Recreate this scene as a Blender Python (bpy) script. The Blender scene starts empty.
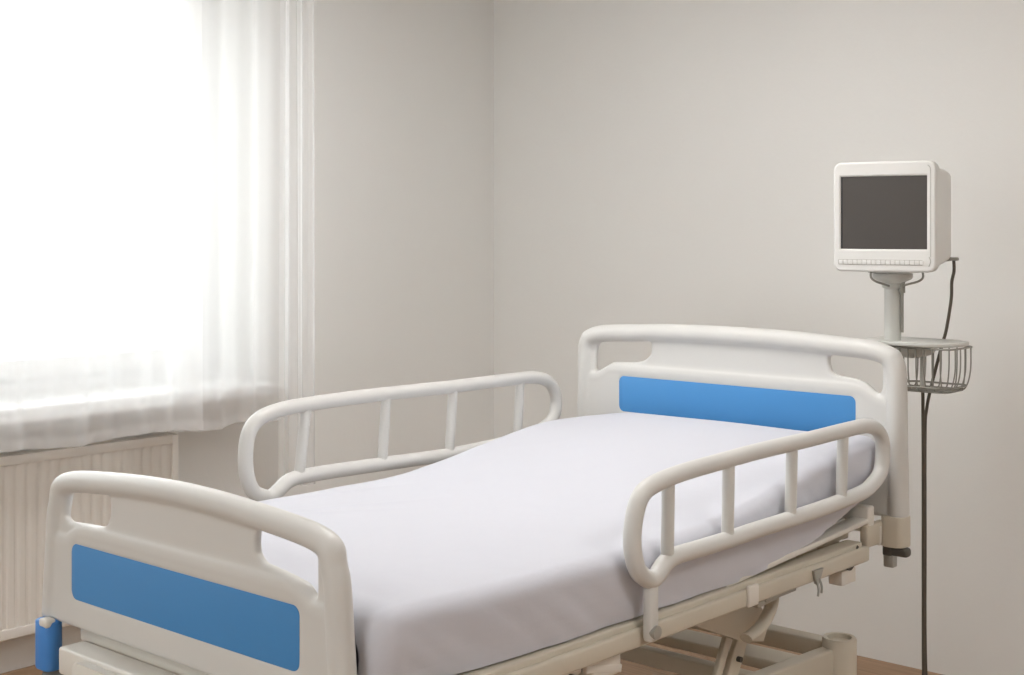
import bpy, bmesh, math, random
from mathutils import Vector, Matrix, noise
random.seed(7)
SC = bpy.context.scene
COL = SC.collection
PI = math.pi

# ------------------------------------------------------------------ materials
def new_mat(name):
    m = bpy.data.materials.new(name); m.use_nodes = True
    nt = m.node_tree; return m, nt, nt.nodes['Principled BSDF']

def plastic(name, col, rough=0.5, bump=0.0, scale=200.0, spec=0.5, metal=0.0, var=0.0, vscale=3.0):
    m, nt, b = new_mat(name)
    b.inputs['Base Color'].default_value = (*col, 1)
    b.inputs['Roughness'].default_value = rough
    b.inputs['Specular IOR Level'].default_value = spec
    b.inputs['Metallic'].default_value = metal
    tc = nt.nodes.new('ShaderNodeTexCoord')
    if var > 0:
        n = nt.nodes.new('ShaderNodeTexNoise'); n.inputs['Scale'].default_value = vscale; n.inputs['Detail'].default_value = 4
        nt.links.new(tc.outputs['Object'], n.inputs['Vector'])
        mx = nt.nodes.new('ShaderNodeMix'); mx.data_type = 'RGBA'
        mx.inputs[6].default_value = (*[c * (1 - var) for c in col], 1)
        mx.inputs[7].default_value = (*[min(1, c * (1 + var)) for c in col], 1)
        nt.links.new(n.outputs['Fac'], mx.inputs[0]); nt.links.new(mx.outputs[2], b.inputs['Base Color'])
    if bump > 0:
        n = nt.nodes.new('ShaderNodeTexNoise'); n.inputs['Scale'].default_value = scale; n.inputs['Detail'].default_value = 5
        nt.links.new(tc.outputs['Object'], n.inputs['Vector'])
        bp = nt.nodes.new('ShaderNodeBump'); bp.inputs['Strength'].default_value = bump; bp.inputs['Distance'].default_value = 0.002
        nt.links.new(n.outputs['Fac'], bp.inputs['Height']); nt.links.new(bp.outputs['Normal'], b.inputs['Normal'])
    return m

M = {}
M['wall'] = plastic('wall_paint', (0.815, 0.815, 0.797), 0.85, 0.25, 60, 0.25, var=0.012, vscale=1.2)
M['ceiling'] = plastic('ceiling_paint', (0.8, 0.79, 0.77), 0.9, 0.1, 80, 0.2)
M['shell'] = plastic('cream_moulded_plastic', (0.645, 0.640, 0.618), 0.38, 0.05, 300, 0.45)
M['rail'] = plastic('cream_coated_tube', (0.645, 0.640, 0.618), 0.36, 0.0, 300, 0.5)
M['frame'] = plastic('beige_coated_steel', (0.60, 0.555, 0.465), 0.42, 0.06, 90, 0.45, var=0.04, vscale=6)
M['frame_pale'] = plastic('pale_coated_steel', (0.74, 0.715, 0.66), 0.4, 0.04, 90, 0.45)
M['blue'] = plastic('blue_panel_plastic', (0.065, 0.265, 0.585), 0.42, 0.03, 300, 0.4)
M['bumper'] = plastic('blue_bumper_plastic', (0.06, 0.25, 0.66), 0.4, 0.0, 300, 0.5)
M['lip'] = plastic('panel_rim_highlight', (0.85, 0.70, 0.52), 0.45, 0.0, 300, 0.4)  # cream-orange tint puts the rim's edge highlight into its colour
M['dark'] = plastic('dark_grey_plastic', (0.085, 0.08, 0.07), 0.5, 0.05, 120, 0.4)
M['rubber'] = plastic('grey_rubber', (0.2, 0.2, 0.19), 0.7, 0.1, 120, 0.3)
M['steel'] = plastic('dull_steel', (0.42, 0.42, 0.39), 0.38, 0.0, 100, 0.5, metal=0.6)
M['stand'] = plastic('grey_enamel', (0.56, 0.565, 0.535), 0.35, 0.0, 100, 0.5)
M['wire'] = plastic('grey_wire', (0.30, 0.295, 0.265), 0.4, 0.0, 100, 0.5, metal=0.4)
M['cable'] = plastic('grey_brown_cable', (0.10, 0.085, 0.065), 0.5, 0.0, 100, 0.4)
M['monitor'] = plastic('off_white_monitor_plastic', (0.74, 0.74, 0.72), 0.42, 0.06, 300, 0.4)
M['monitor_groove'] = plastic('monitor_groove_grey', (0.45, 0.44, 0.41), 0.6)
M['screen'] = plastic('dark_grey_glass', (0.082, 0.075, 0.070), 0.55, 0.0, 100, 0.25)
M['screen_edge'] = plastic('black_gasket', (0.012, 0.012, 0.014), 0.5)
M['radiator'] = plastic('radiator_enamel', (0.78, 0.75, 0.70), 0.4, 0.0, 100, 0.4)
M['window'] = plastic('window_white_lacquer', (0.86, 0.87, 0.88), 0.4, 0.0, 100, 0.4)
M['sill'] = plastic('sill_white', (0.86, 0.86, 0.86), 0.4, 0.05, 50, 0.4)
M['skirt'] = plastic('skirting_oak', (0.42, 0.30, 0.20), 0.5, 0.1, 60, 0.3, var=0.1, vscale=8)
M['facade'] = plastic('cream_render', (0.72, 0.66, 0.58), 0.9, 0.1, 20, 0.2, var=0.04)
M['facade_trim'] = plastic('grey_stone_trim', (0.45, 0.44, 0.43), 0.9)
M['pane_grey'] = plastic('curtained_pane_grey', (0.40, 0.41, 0.42), 0.3)
M['lamp_metal'] = plastic('white_lamp_metal', (0.8, 0.8, 0.8), 0.4)

def floor_mat():
    m, nt, b = new_mat('oak_laminate')
    tc = nt.nodes.new('ShaderNodeTexCoord')
    br = nt.nodes.new('ShaderNodeTexBrick')
    br.inputs['Scale'].default_value = 1.0; br.inputs['Brick Width'].default_value = 1.2; br.inputs['Row Height'].default_value = 0.16
    br.inputs['Mortar Size'].default_value = 0.0015
    br.inputs['Color1'].default_value = (0.36, 0.225, 0.135, 1); br.inputs['Color2'].default_value = (0.41, 0.26, 0.155, 1)
    br.inputs['Mortar'].default_value = (0.2, 0.12, 0.07, 1)
    nt.links.new(tc.outputs['Object'], br.inputs['Vector'])
    mp = nt.nodes.new('ShaderNodeMapping'); mp.inputs['Scale'].default_value = (3, 60, 1)
    nt.links.new(tc.outputs['Object'], mp.inputs['Vector'])
    n = nt.nodes.new('ShaderNodeTexNoise'); n.inputs['Scale'].default_value = 1.5; n.inputs['Detail'].default_value = 6
    nt.links.new(mp.outputs['Vector'], n.inputs['Vector'])
    cr = nt.nodes.new('ShaderNodeValToRGB'); cr.color_ramp.elements[0].position = .3; cr.color_ramp.elements[1].position = .7
    cr.color_ramp.elements[0].color = (.78, .78, .78, 1); cr.color_ramp.elements[1].color = (1.1, 1.1, 1.1, 1)
    nt.links.new(n.outputs['Fac'], cr.inputs['Fac'])
    mx = nt.nodes.new('ShaderNodeMix'); mx.data_type = 'RGBA'; mx.blend_type = 'MULTIPLY'; mx.inputs[0].default_value = 1
    nt.links.new(br.outputs['Color'], mx.inputs[6]); nt.links.new(cr.outputs['Color'], mx.inputs[7])
    nt.links.new(mx.outputs[2], b.inputs['Base Color']); b.inputs['Roughness'].default_value = 0.5
    return m
M['floor'] = floor_mat()

def cloth_mat():
    m, nt, b = new_mat('white_cotton_sheet')
    b.inputs['Base Color'].default_value = (0.60, 0.61, 0.67, 1)
    b.inputs['Roughness'].default_value = 0.9; b.inputs['Specular IOR Level'].default_value = 0.15
    b.inputs['Sheen Weight'].default_value = 0.15
    tc = nt.nodes.new('ShaderNodeTexCoord')
    mp = nt.nodes.new('ShaderNodeMapping'); mp.inputs['Scale'].default_value = (1.0, 0.45, 1.0); mp.inputs['Rotation'].default_value = (0, 0, 0.5)
    nt.links.new(tc.outputs['Object'], mp.inputs['Vector'])
    n = nt.nodes.new('ShaderNodeTexNoise'); n.inputs['Scale'].default_value = 7; n.inputs['Detail'].default_value = 4
    n.inputs['Distortion'].default_value = 0.6
    nt.links.new(mp.outputs['Vector'], n.inputs['Vector'])
    n2 = nt.nodes.new('ShaderNodeTexNoise'); n2.inputs['Scale'].default_value = 450
    nt.links.new(tc.outputs['Object'], n2.inputs['Vector'])
    b1 = nt.nodes.new('ShaderNodeBump'); b1.inputs['Strength'].default_value = 0.35; b1.inputs['Distance'].default_value = 0.012
    b2 = nt.nodes.new('ShaderNodeBump'); b2.inputs['Strength'].default_value = 0.15; b2.inputs['Distance'].default_value = 0.001
    nt.links.new(n.outputs['Fac'], b1.inputs['Height']); nt.links.new(n2.outputs['Fac'], b2.inputs['Height'])
    nt.links.new(b1.outputs['Normal'], b2.inputs['Normal']); nt.links.new(b2.outputs['Normal'], b.inputs['Normal'])
    return m
M['sheet'] = cloth_mat()

def sheer_mat():
    m = bpy.data.materials.new('white_sheer_voile'); m.use_nodes = True
    nt = m.node_tree; nt.nodes.clear()
    out = nt.nodes.new('ShaderNodeOutputMaterial')
    tr = nt.nodes.new('ShaderNodeBsdfTransparent'); tr.inputs[0].default_value = (1, 1, 1, 1)
    df = nt.nodes.new('ShaderNodeBsdfDiffuse'); df.inputs[0].default_value = (0.93, 0.93, 0.93, 1)
    tl = nt.nodes.new('ShaderNodeBsdfTranslucent'); tl.inputs[0].default_value = (0.93, 0.935, 0.94, 1)
    a = nt.nodes.new('ShaderNodeMixShader'); a.inputs[0].default_value = 0.55
    nt.links.new(df.outputs[0], a.inputs[1]); nt.links.new(tl.outputs[0], a.inputs[2])
    # a weave covers more of the view the more obliquely it is seen
    lw = nt.nodes.new('ShaderNodeLayerWeight'); lw.inputs['Blend'].default_value = 0.45
    mr = nt.nodes.new('ShaderNodeMapRange'); mr.inputs['To Min'].default_value = 0.48; mr.inputs['To Max'].default_value = 0.85
    nt.links.new(lw.outputs['Facing'], mr.inputs['Value'])
    mx = nt.nodes.new('ShaderNodeMixShader')
    nt.links.new(mr.outputs[0], mx.inputs[0]); nt.links.new(tr.outputs[0], mx.inputs[1]); nt.links.new(a.outputs[0], mx.inputs[2])
    nt.links.new(mx.outputs[0], out.inputs[0])
    return m
M['sheer'] = sheer_mat()

def glass_mat():
    m = bpy.data.materials.new('window_glass'); m.use_nodes = True
    nt = m.node_tree; nt.nodes.clear()
    out = nt.nodes.new('ShaderNodeOutputMaterial')
    tr = nt.nodes.new('ShaderNodeBsdfTransparent'); tr.inputs[0].default_value = (.97, .985, .98, 1)
    gl = nt.nodes.new('ShaderNodeBsdfGlossy'); gl.inputs['Roughness'].default_value = 0.02
    fr = nt.nodes.new('ShaderNodeFresnel'); fr.inputs[0].default_value = 1.45
    mx = nt.nodes.new('ShaderNodeMixShader')
    nt.links.new(fr.outputs[0], mx.inputs[0]); nt.links.new(tr.outputs[0], mx.inputs[1]); nt.links.new(gl.outputs[0], mx.inputs[2])
    nt.links.new(mx.outputs[0], out.inputs[0]); return m
M['glass'] = glass_mat()

def lamp_mat():
    m, nt, b = new_mat('lit_diffuser')
    b.inputs['Emission Color'].default_value = (1, 0.985, 0.965, 1); b.inputs['Emission Strength'].default_value = 10.5
    return m
M['lit'] = lamp_mat()

# ------------------------------------------------------------------ mesh helpers
def box(bm, c, s, bev=0.0, rot=None, seg=3):
    r = bmesh.ops.create_cube(bm, size=1.0); vs = r['verts']
    bmesh.ops.scale(bm, vec=s, verts=vs)
    if bev > 0:
        es = list({e for v in vs for e in v.link_edges})
        rb = bmesh.ops.bevel(bm, geom=es, offset=bev, segments=seg, profile=0.5, affect='EDGES')
        vs = list({v for v in vs if v.is_valid} | set(rb['verts']))
    if rot is not None: bmesh.ops.rotate(bm, cent=(0, 0, 0), matrix=rot, verts=vs)
    bmesh.ops.translate(bm, vec=c, verts=vs)
    return vs

def boxb(bm, lo, hi, bev=0.0):
    c = [(a + b) / 2 for a, b in zip(lo, hi)]; s = [abs(b - a) for a, b in zip(lo, hi)]
    return box(bm, c, s, bev)

def bar(bm, a, b, w, h, bev=0.003, up=(0, 0, 1)):
    a = Vector(a); b = Vector(b); d = (b - a); L = d.length; d.normalize()
    x = Vector(up).cross(d)
    if x.length < 1e-4: x = Vector((1, 0, 0))
    x.normalize(); z = d.cross(x)
    R = Matrix((x, d, z)).transposed()
    return box(bm, (a + b) / 2, (w, L, h), bev, R)

def smooth_path(pts, closed=False, n=8):
    P = [Vector(p) for p in pts]; N = len(P); out = []
    rng = N if closed else N - 1
    for i in range(rng):
        if closed: p0, p1, p2, p3 = P[i - 1], P[i], P[(i + 1) % N], P[(i + 2) % N]
        else: p0, p1, p2, p3 = P[max(0, i - 1)], P[i], P[i + 1], P[min(N - 1, i + 2)]
        for k in range(n):
            t = k / n
            out.append(0.5 * ((2 * p1) + (-p0 + p2) * t + (2 * p0 - 5 * p1 + 4 * p2 - p3) * t * t + (-p0 + 3 * p1 - 3 * p2 + p3) * t ** 3))
    if not closed: out.append(P[-1])
    return out

def tube(bm, path, r, closed=False, seg=14, r2=None, flatn=None, cap=True):
    """sweep a circle (or ellipse r x r2) along a path"""
    N = len(path); rings = []
    r2 = r if r2 is None else r2
    T = []
    for i in range(N):
        if closed: t = path[(i + 1) % N] - path[i - 1]
        else: t = path[min(N - 1, i + 1)] - path[max(0, i - 1)]
        T.append(t.normalized())
    if flatn is not None: nrm = Vector(flatn)
    else:
        nrm = Vector((0, 0, 1)) if abs(T[0].z) < 0.9 else Vector((1, 0, 0))
    for i in range(N):
        nn = (Vector(flatn) if flatn is not None else nrm)
        nn = (nn - T[i] * nn.dot(T[i])).normalized()
        if flatn is None: nrm = nn
        bb = T[i].cross(nn)
        ri = r[i] if isinstance(r, (list, tuple)) else r
        rj = r2[i] if isinstance(r2, (list, tuple)) else r2
        rings.append([bm.verts.new(path[i] + nn * (math.cos(2 * PI * k / seg) * ri) + bb * (math.sin(2 * PI * k / seg) * rj)) for k in range(seg)])
    rng = N if closed else N - 1
    for i in range(rng):
        A = rings[i]; B = rings[(i + 1) % N]
        off = 0
        if closed and i == N - 1 and flatn is None:
            off = min(range(seg), key=lambda o: (A[0].co - B[o].co).length)
        for k in range(seg):
            bm.faces.new((A[k], A[(k + 1) % seg], B[(k + 1 + off) % seg], B[(k + off) % seg]))
    if not closed and cap:
        bm.faces.new(list(reversed(rings[0]))); bm.faces.new(rings[-1])

def cyl(bm, a, b, r, r2=None, seg=20):
    a = Vector(a); b = Vector(b)
    tube(bm, [a, b], [r, r if r2 is None else r2], seg=seg, r2=[r, r if r2 is None else r2])

def lathe(bm, prof, c=(0, 0, 0), seg=28, rot=None):
    rings = []
    R = rot if rot is not None else Matrix.Identity(3)
    for (r, z) in prof:
        rings.append([bm.verts.new(Vector(c) + R @ Vector((r * math.cos(2 * PI * k / seg), r * math.sin(2 * PI * k / seg), z))) for k in range(seg)])
    for A, B in zip(rings, rings[1:]):
        for k in range(seg): bm.faces.new((A[k], A[(k + 1) % seg], B[(k + 1) % seg], B[k]))
    bm.faces.new(list(reversed(rings[0]))); bm.faces.new(rings[-1])

def rrect(x0, z0, x1, z1, r, n=6):
    """rounded rectangle outline, counter-clockwise; r may be one radius or four (bl, br, tr, tl)"""
    rr = [r] * 4 if not isinstance(r, (list, tuple)) else r
    out = []
    for (cx, cz, a0, q) in ((x0 + rr[0], z0 + rr[0], PI, rr[0]), (x1 - rr[1], z0 + rr[1], 1.5 * PI, rr[1]), (x1 - rr[2], z1 - rr[2], 0, rr[2]), (x0 + rr[3], z1 - rr[3], .5 * PI, rr[3])):
        for k in range(n + 1):
            a = a0 + .5 * PI * k / n; out.append((cx + q * math.cos(a), cz + q * math.sin(a)))
    return out

def extrude_loop(bm, loop, y0, y1, bev=0.0, axis='y'):
    f = []
    def P(u, w, d):
        return (u, d, w) if axis == 'y' else ((d, u, w) if axis == 'x' else (u, w, d))
    A = [bm.verts.new(P(u, w, y0)) for u, w in loop]; B = [bm.verts.new(P(u, w, y1)) for u, w in loop]
    n = len(loop)
    f.append(bm.faces.new(A)); f.append(bm.faces.new(list(reversed(B))))
    for k in range(n): bm.faces.new((A[(k + 1) % n], A[k], B[k], B[(k + 1) % n]))
    if bev > 0:
        es = list({e for ff in f for e in ff.edges})
        bmesh.ops.bevel(bm, geom=es, offset=bev, segments=3, profile=.5, affect='EDGES')
    return A + B

def obj(name, bm, mat, parent=None, smooth=40):
    bmesh.ops.recalc_face_normals(bm, faces=bm.faces[:])
    me = bpy.data.meshes.new(name); bm.to_mesh(me); bm.free()
    me.materials.append(mat)
    o = bpy.data.objects.new(name, me); COL.objects.link(o)
    if smooth:
        for p in me.polygons: p.use_smooth = True
        try: me.set_sharp_from_angle(angle=math.radians(smooth))
        except Exception: pass
    if parent is not None: put(o, parent)
    return o

def world_loc(o):
    v = Vector(o.location)
    while o.parent is not None:
        o = o.parent; v += Vector(o.location)
    return v

def put(o, parent):
    """parent o, keeping its world position (all parents here only translate)"""
    w = world_loc(parent)
    o.parent = parent
    o.location = Vector(o.location) - w

def thing(name, loc, label, cat, group=None):
    o = bpy.data.objects.new(name, None); COL.objects.link(o); o.location = loc
    o.empty_display_size = 0.1
    o['label'] = label; o['category'] = cat
    if group: o['group'] = group
    return o

def tag(o, label, cat, group=None):
    o['label'] = label; o['category'] = cat
    if group: o['group'] = group
    return o

def struct(name, bm, mat, smooth=0, parent=None):
    o = obj(name, bm, mat, parent, smooth)
    if parent is None: o['kind'] = 'structure'
    return o

def filled_curve(loops, depth, bevel):
    """2D filled outline with holes (list of loops in u,w), extruded: returns mesh lying in XZ plane"""
    cu = bpy.data.curves.new('c', 'CURVE'); cu.dimensions = '2D'; cu.fill_mode = 'BOTH'
    cu.extrude = depth / 2 - bevel; cu.bevel_depth = bevel; cu.bevel_resolution = 2
    for lp in loops:
        s = cu.splines.new('POLY'); s.points.add(len(lp) - 1)
        for p, (u, w) in zip(s.points, lp): p.co = (u, w, 0, 1)
        s.use_cyclic_u = True
    o = bpy.data.objects.new('c', cu); COL.objects.link(o)
    dg = bpy.context.evaluated_depsgraph_get()
    me = bpy.data.meshes.new_from_object(o.evaluated_get(dg))
    bpy.data.objects.remove(o); bpy.data.curves.remove(cu)
    me.transform(Matrix.Rotation(PI / 2, 4, 'X'))
    return me

def voxel_blend(o, size, iters):
    """melt overlapping closed shapes of o into one moulded skin"""
    a = o.modifiers.new('r', 'REMESH'); a.mode = 'VOXEL'; a.voxel_size = size; a.use_smooth_shade = True
    b = o.modifiers.new('s', 'SMOOTH'); b.factor = 0.5; b.iterations = iters
    dg = bpy.context.evaluated_depsgraph_get()
    me = bpy.data.meshes.new_from_object(o.evaluated_get(dg))
    me.materials.clear(); me.materials.append(o.data.materials[0])
    for p in me.polygons: p.use_smooth = True
    o.modifiers.clear(); o.data = me

# ------------------------------------------------------------------ room
HY = 4.46          # head wall
WX = -4.08         # window wall
CZ = 2.75
RX, BY = 1.6, -3.6
OY0, OY1, OZ0, OZ1 = 0.75, 3.16, 0.945, 2.45      # window opening
RT = 0.36                                     # wall thickness

bm = bmesh.new(); boxb(bm, (WX - RT, BY - .2, -0.1), (RX + .2, HY + .2, 0)); struct('floor', bm, M['floor'])
bm = bmesh.new(); boxb(bm, (WX - RT, BY - .2, CZ), (RX + .2, HY + .2, CZ + .1)); struct('ceiling', bm, M['ceiling'])
bm = bmesh.new(); boxb(bm, (WX - RT, HY, 0), (RX + .2, HY + .2, CZ)); struct('wall_back', bm, M['wall'])
bm = bmesh.new(); boxb(bm, (RX, BY, 0), (RX + .2, HY, CZ)); struct('wall_right', bm, M['wall'])
bm = bmesh.new()
boxb(bm, (WX - RT, BY, 0), (WX, HY, OZ0)); boxb(bm, (WX - RT, BY, OZ1), (WX, HY, CZ))
boxb(bm, (WX - RT, BY, OZ0), (WX, OY0, OZ1)); boxb(bm, (WX - RT, OY1, OZ0), (WX, HY, OZ1))
struct('wall_left', bm, M['wall'])
# unseen wall behind the camera; its window is added to let fill light in
bm = bmesh.new()
FZ0, FZ1 = 0.5, 2.45
FILL_OPN = [(-3.2, -0.8)]
boxb(bm, (WX - RT, BY - .2, 0), (RX + .2, BY, FZ0)); boxb(bm, (WX - RT, BY - .2, FZ1), (RX + .2, BY, CZ))
xs = [WX - RT] + [v for p in FILL_OPN for v in p] + [RX + .2]
for i in range(0, len(xs), 2): boxb(bm, (xs[i], BY - .2, FZ0), (xs[i + 1], BY, FZ1))
struct('wall_front', bm, M['wall'])
# oak skirting under the window wall
bm = bmesh.new(); boxb(bm, (WX, BY, 0), (WX + .014, HY, .113), .003); struct('baseboard_left', bm, M['skirt'])

def make_window(name, axis, a0, a1, z0, z1, d, nm):
    """frame in a wall opening; axis 'x' = wall lies along y at depth x=d"""
    def L(lo_a, lo_z, hi_a, hi_z, t0, t1):
        return ((t0, lo_a, lo_z), (t1, hi_a, hi_z)) if axis == 'x' else ((lo_a, t0, lo_z), (hi_a, t1, hi_z))
    bm = bmesh.new(); t0, t1 = d - .035, d + .035
    w = .055
    for q in ((a0, z0, a1, z0 + w), (a0, z1 - w, a1, z1), (a0, z0 + w, a0 + w, z1 - w), (a1 - w, z0 + w, a1, z1 - w)):
        lo, hi = L(*q, t0, t1); boxb(bm, lo, hi, .004)
    fr = struct(name, bm, M['window'], 40)
    n = 2; step = (a1 - a0 - 2 * w) / n
    for k in range(n):
        b0 = a0 + w + k * step + .002; b1 = b0 + step - .004
        bm = bmesh.new(); s = .05
        for q in ((b0, z0 + w, b1, z0 + w + s + .015), (b0, z1 - w - s, b1, z1 - w), (b0, z0 + w + s + .015, b0 + s, z1 - w - s), (b1 - s, z0 + w + s + .015, b1, z1 - w - s)):
            lo, hi = L(*q, t0 + .012, t1 + .018); boxb(bm, lo, hi, .004)
        so = obj('sash', bm, M['window'], fr)
        bm = bmesh.new()
        lo, hi = L(b0 + s - .006, z0 + w + s, b1 - s + .006, z1 - w - s + .006, d - .004, d + .004)
        boxb(bm, lo, hi); obj('pane', bm, M['glass'], so, 0)
    return fr
make_window('window_1', 'x', OY0, OY1, OZ0, OZ1, WX - RT + .10, '')
for i, (a, b) in enumerate(FILL_OPN):
    make_window('window_%d' % (i + 2), 'y', a, b, FZ0, FZ1, BY - .12, '')  # added window out of view, admits fill daylight from behind

# window sill: deep board that runs into the reveal and sticks out over the radiator
bm = bmesh.new()
boxb(bm, (WX - RT + .13, OY0 + .002, .922), (WX, OY1 - .002, .960))
vs = boxb(bm, (WX, OY0 - .08, .915), (WX + .2, 3.11, .960), .006)
sill = obj('window_sill', bm, M['sill'], None, 40); sill['kind'] = 'structure'

# ------------------------------------------------------------------ building across the street
bld = thing('apartment_building', (-19, 8.0, -3.0), 'pale cream building with stone cornice, seen faintly at the left through the window', 'building')
bm = bmesh.new(); boxb(bm, (-21, 5.4, -3), (-19, 10.75, 3.5)); obj('facade', bm, M['facade'], bld, 0)
bm = bmesh.new(); boxb(bm, (-21.1, 5.3, 3.12), (-18.75, 10.9, 3.3), .03); obj('cornice', bm, M['facade_trim'], bld)
bm = bmesh.new(); boxb(bm, (-21.1, 5.3, 3.5), (-18.8, 10.85, 3.62), .03); obj('roof_edge', bm, M['facade_trim'], bld)
for yy in (6.2, 7.6, 9.0, 10.4):
    for zz in (-1.2, 1.55):
        bm = bmesh.new(); extrude_loop(bm, rrect(yy - .34, zz, yy + .24, zz + 1.2, .01, 1), -19.0, -18.94, axis='x'); w_ = obj('window_surround', bm, M['facade_trim'], bld, 0)
        bm = bmesh.new(); boxb(bm, (-18.945, yy - .27, zz + .07), (-18.93, yy + .17, zz + 1.13)); obj('window_pane', bm, M['pane_grey'], w_, 0)

# ------------------------------------------------------------------ radiator
RY1 = 2.765
rad = thing('radiator', (WX + .06, 1.9, .242), 'cream ribbed panel radiator on the wall below the window sill', 'radiator')
bm = bmesh.new()
y0, y1, z0, z1, xf = .95, RY1, .242, .808, -3.982
# fluted front sheet
prof = []; pitch = .0375; y = y0 + .02
prof.append((y0, xf - .004))
while y < y1 - .03:
    prof += [(y, xf - .001), (y + .0045, xf - .0048), (y + .013, xf - .0048), (y + .0175, xf - .001)]
    y += pitch
prof.append((y1, xf - .004))
za, zb = z0 + .03, z1 - .032
cols = []
for (yy, xx) in prof:
    cols.append([bm.verts.new((min(xx + .0, xf), yy, za)), bm.verts.new((xx, yy, za + .012)), bm.verts.new((xx, yy, zb - .012)), bm.verts.new((xf, yy, zb))])
for A, B in zip(cols, cols[1:]):
    for k in range(3): bm.faces.new((A[k], B[k], B[k + 1], A[k + 1]))
boxb(bm, (xf - .02, y0, z1 - .034), (xf + .002, y1, z1 - .003), .003)
boxb(bm, (xf - .02, y0, z0), (xf + .002, y1, z0 + .032), .003)
boxb(bm, (xf - .02, y0 - .001, z0), (xf + .0035, y0 + .015, z1 - .003), .002)
boxb(bm, (xf - .02, y1 - .022, z0), (xf + .0035, y1 + .001, z1 - .003), .002)
obj('front_panel', bm, M['radiator'], rad, 30)
bm = bmesh.new()
boxb(bm, (xf - .07, y0, z0 + .01), (xf - .055, y1, z1 - .01), .002); obj('rear_panel', bm, M['radiator'], rad)
bm = bmesh.new(); boxb(bm, (xf - .056, y0, z1 - .02), (xf - .003, y1, z1 - .0125))
for k in range(60):
    yy = y0 + .02 + k * (y1 - y0 - .04) / 59
    boxb(bm, (xf - .054, yy - .001, z1 - .012), (xf - .021, yy + .001, z1 - .006))
for xx in (xf - .053, xf - .037, xf - .024): boxb(bm, (xx - .002, y0, z1 - .012), (xx + .002, y1, z1 - .004))
obj('top_grille', bm, M['frame_pale'], rad, 0)
for yy in (y0, y1):
    bm = bmesh.new(); boxb(bm, (xf - .07, yy - .003, z0 + .01), (xf - .004, yy + .003, z1 - .004), .001); obj('side_cover', bm, M['radiator'], rad)
for yy in (1.3, 2.4):
    bm = bmesh.new(); boxb(bm, (WX, yy - .02, .35), (xf - .068, yy + .02, .7), .002); obj('wall_bracket', bm, M['radiator'], rad)

# ------------------------------------------------------------------ curtains
def curtain(name, y0, y1, ztop, zbot, folds, amp, x, label, seed, gather=0.0, hem=.03):
    t = thing(name, (x, (y0 + y1) / 2, zbot), label, 'curtain', 'sheer curtains at the window')
    bm = bmesh.new(); NU = int(folds * 22); NV = 46
    rnd = random.Random(seed); ph = [rnd.uniform(0, 6.28) for _ in range(6)]; am = [rnd.uniform(.5, 1.2) for _ in range(6)]
    g = []
    for j in range(NV + 1):
        v = j / NV; z = ztop + (zbot - ztop) * v; row = []
        for i in range(NU + 1):
            u = i / NU
            uu = u + .018 * math.sin(7 * u + ph[0]) * 1.0
            fan = 1 + gather * (v - .5)
            yy = (y0 + y1) / 2 + (y1 - y0) * (uu - .5) * fan
            a = 2 * PI * folds * uu
            w = math.sin(a + .5 * math.sin(3.1 * u * folds + ph[1])) * am[0] + .35 * math.sin(2.3 * a + ph[2] + v * .6) * am[1] + .4 * math.sin(.37 * a + ph[3] + .8 * v)
            grow = .75 + .35 * v
            row.append(bm.verts.new((x + amp * w * grow, yy + .3 * amp * math.cos(a + ph[4]), z + .006 * math.sin(a * .5 + ph[5]) * v)))
        g.append(row)
    for j in range(NV):
        for i in range(NU): bm.faces.new((g[j][i], g[j][i + 1], g[j + 1][i + 1], g[j + 1][i]))
    # bottom hem, a second layer of cloth folded up
    hr = []
    for k, dz in enumerate((0.0, hem)):
        hr.append([bm.verts.new((g[NV][i].co.x + .004, g[NV][i].co.y, g[NV][i].co.z + dz)) for i in range(NU + 1)])
    for i in range(NU): bm.faces.new((hr[0][i], hr[0][i + 1], hr[1][i + 1], hr[1][i]))
    o = obj('cloth', bm, M['sheer'], t, 180)
    return t
CX = -3.835
curtain('sheer_curtain', .45, 2.70, 2.62, .845, 9,   .018, CX + .026, 'wide sheer white curtain hanging in front of the window and radiator', 3)
curtain('sheer_curtain', 2.62, 3.13, 2.62, .832, 3.2, .012, CX - .020, 'short sheer curtain panel over the right end of the window sill', 8)
curtain('sheer_curtain', 3.07, 3.222, 2.62, .60, 2.6, .014, CX + .022, 'narrow bunched sheer curtain at the right edge of the window, hanging lowest', 21, gather=.06)
rod = thing('curtain_rail', (CX, 1.8, 2.63), 'white curtain rail on the wall above the window', 'curtain rail')
bm = bmesh.new(); boxb(bm, (CX - .02, .3, 2.62), (CX + .02, 3.35, 2.645), .003); obj('rail', bm, M['window'], rod)
for yy in (.5, 1.8, 3.2):
    bm = bmesh.new(); boxb(bm, (WX, yy - .012, 2.64), (CX + .01, yy + .012, 2.66), .002); obj('bracket', bm, M['window'], rod)

# ------------------------------------------------------------------ ceiling lamps, all unseen; right-hand and rear ones added as fill
for (lx, ly, lab) in ((-2.4, 2.7, 'unseen flat square ceiling lamp directly over the bed'), (.3, 2.3, 'added fill lamp, unseen on the ceiling over the right side of the room'), (-2.0, -0.7, 'added fill lamp, unseen on the ceiling behind the camera')):
    lamp = thing('unseen_ceiling_lamp', (lx, ly, CZ), lab, 'lamp')
    bm = bmesh.new(); boxb(bm, (lx - .45, ly - .45, CZ - .06), (lx + .45, ly + .45, CZ), .008); obj('housing', bm, M['lamp_metal'], lamp)
    bm = bmesh.new(); boxb(bm, (lx - .42, ly - .42, CZ - .068), (lx + .42, ly + .42, CZ - .06)); obj('diffuser', bm, M['lit'], lamp)

# ------------------------------------------------------------------ hospital bed
BX = -2.30
bed = thing('hospital_bed', (BX, 2.55, 0), 'cream hospital bed with blue end panels and raised side rails', 'hospital bed')

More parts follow.
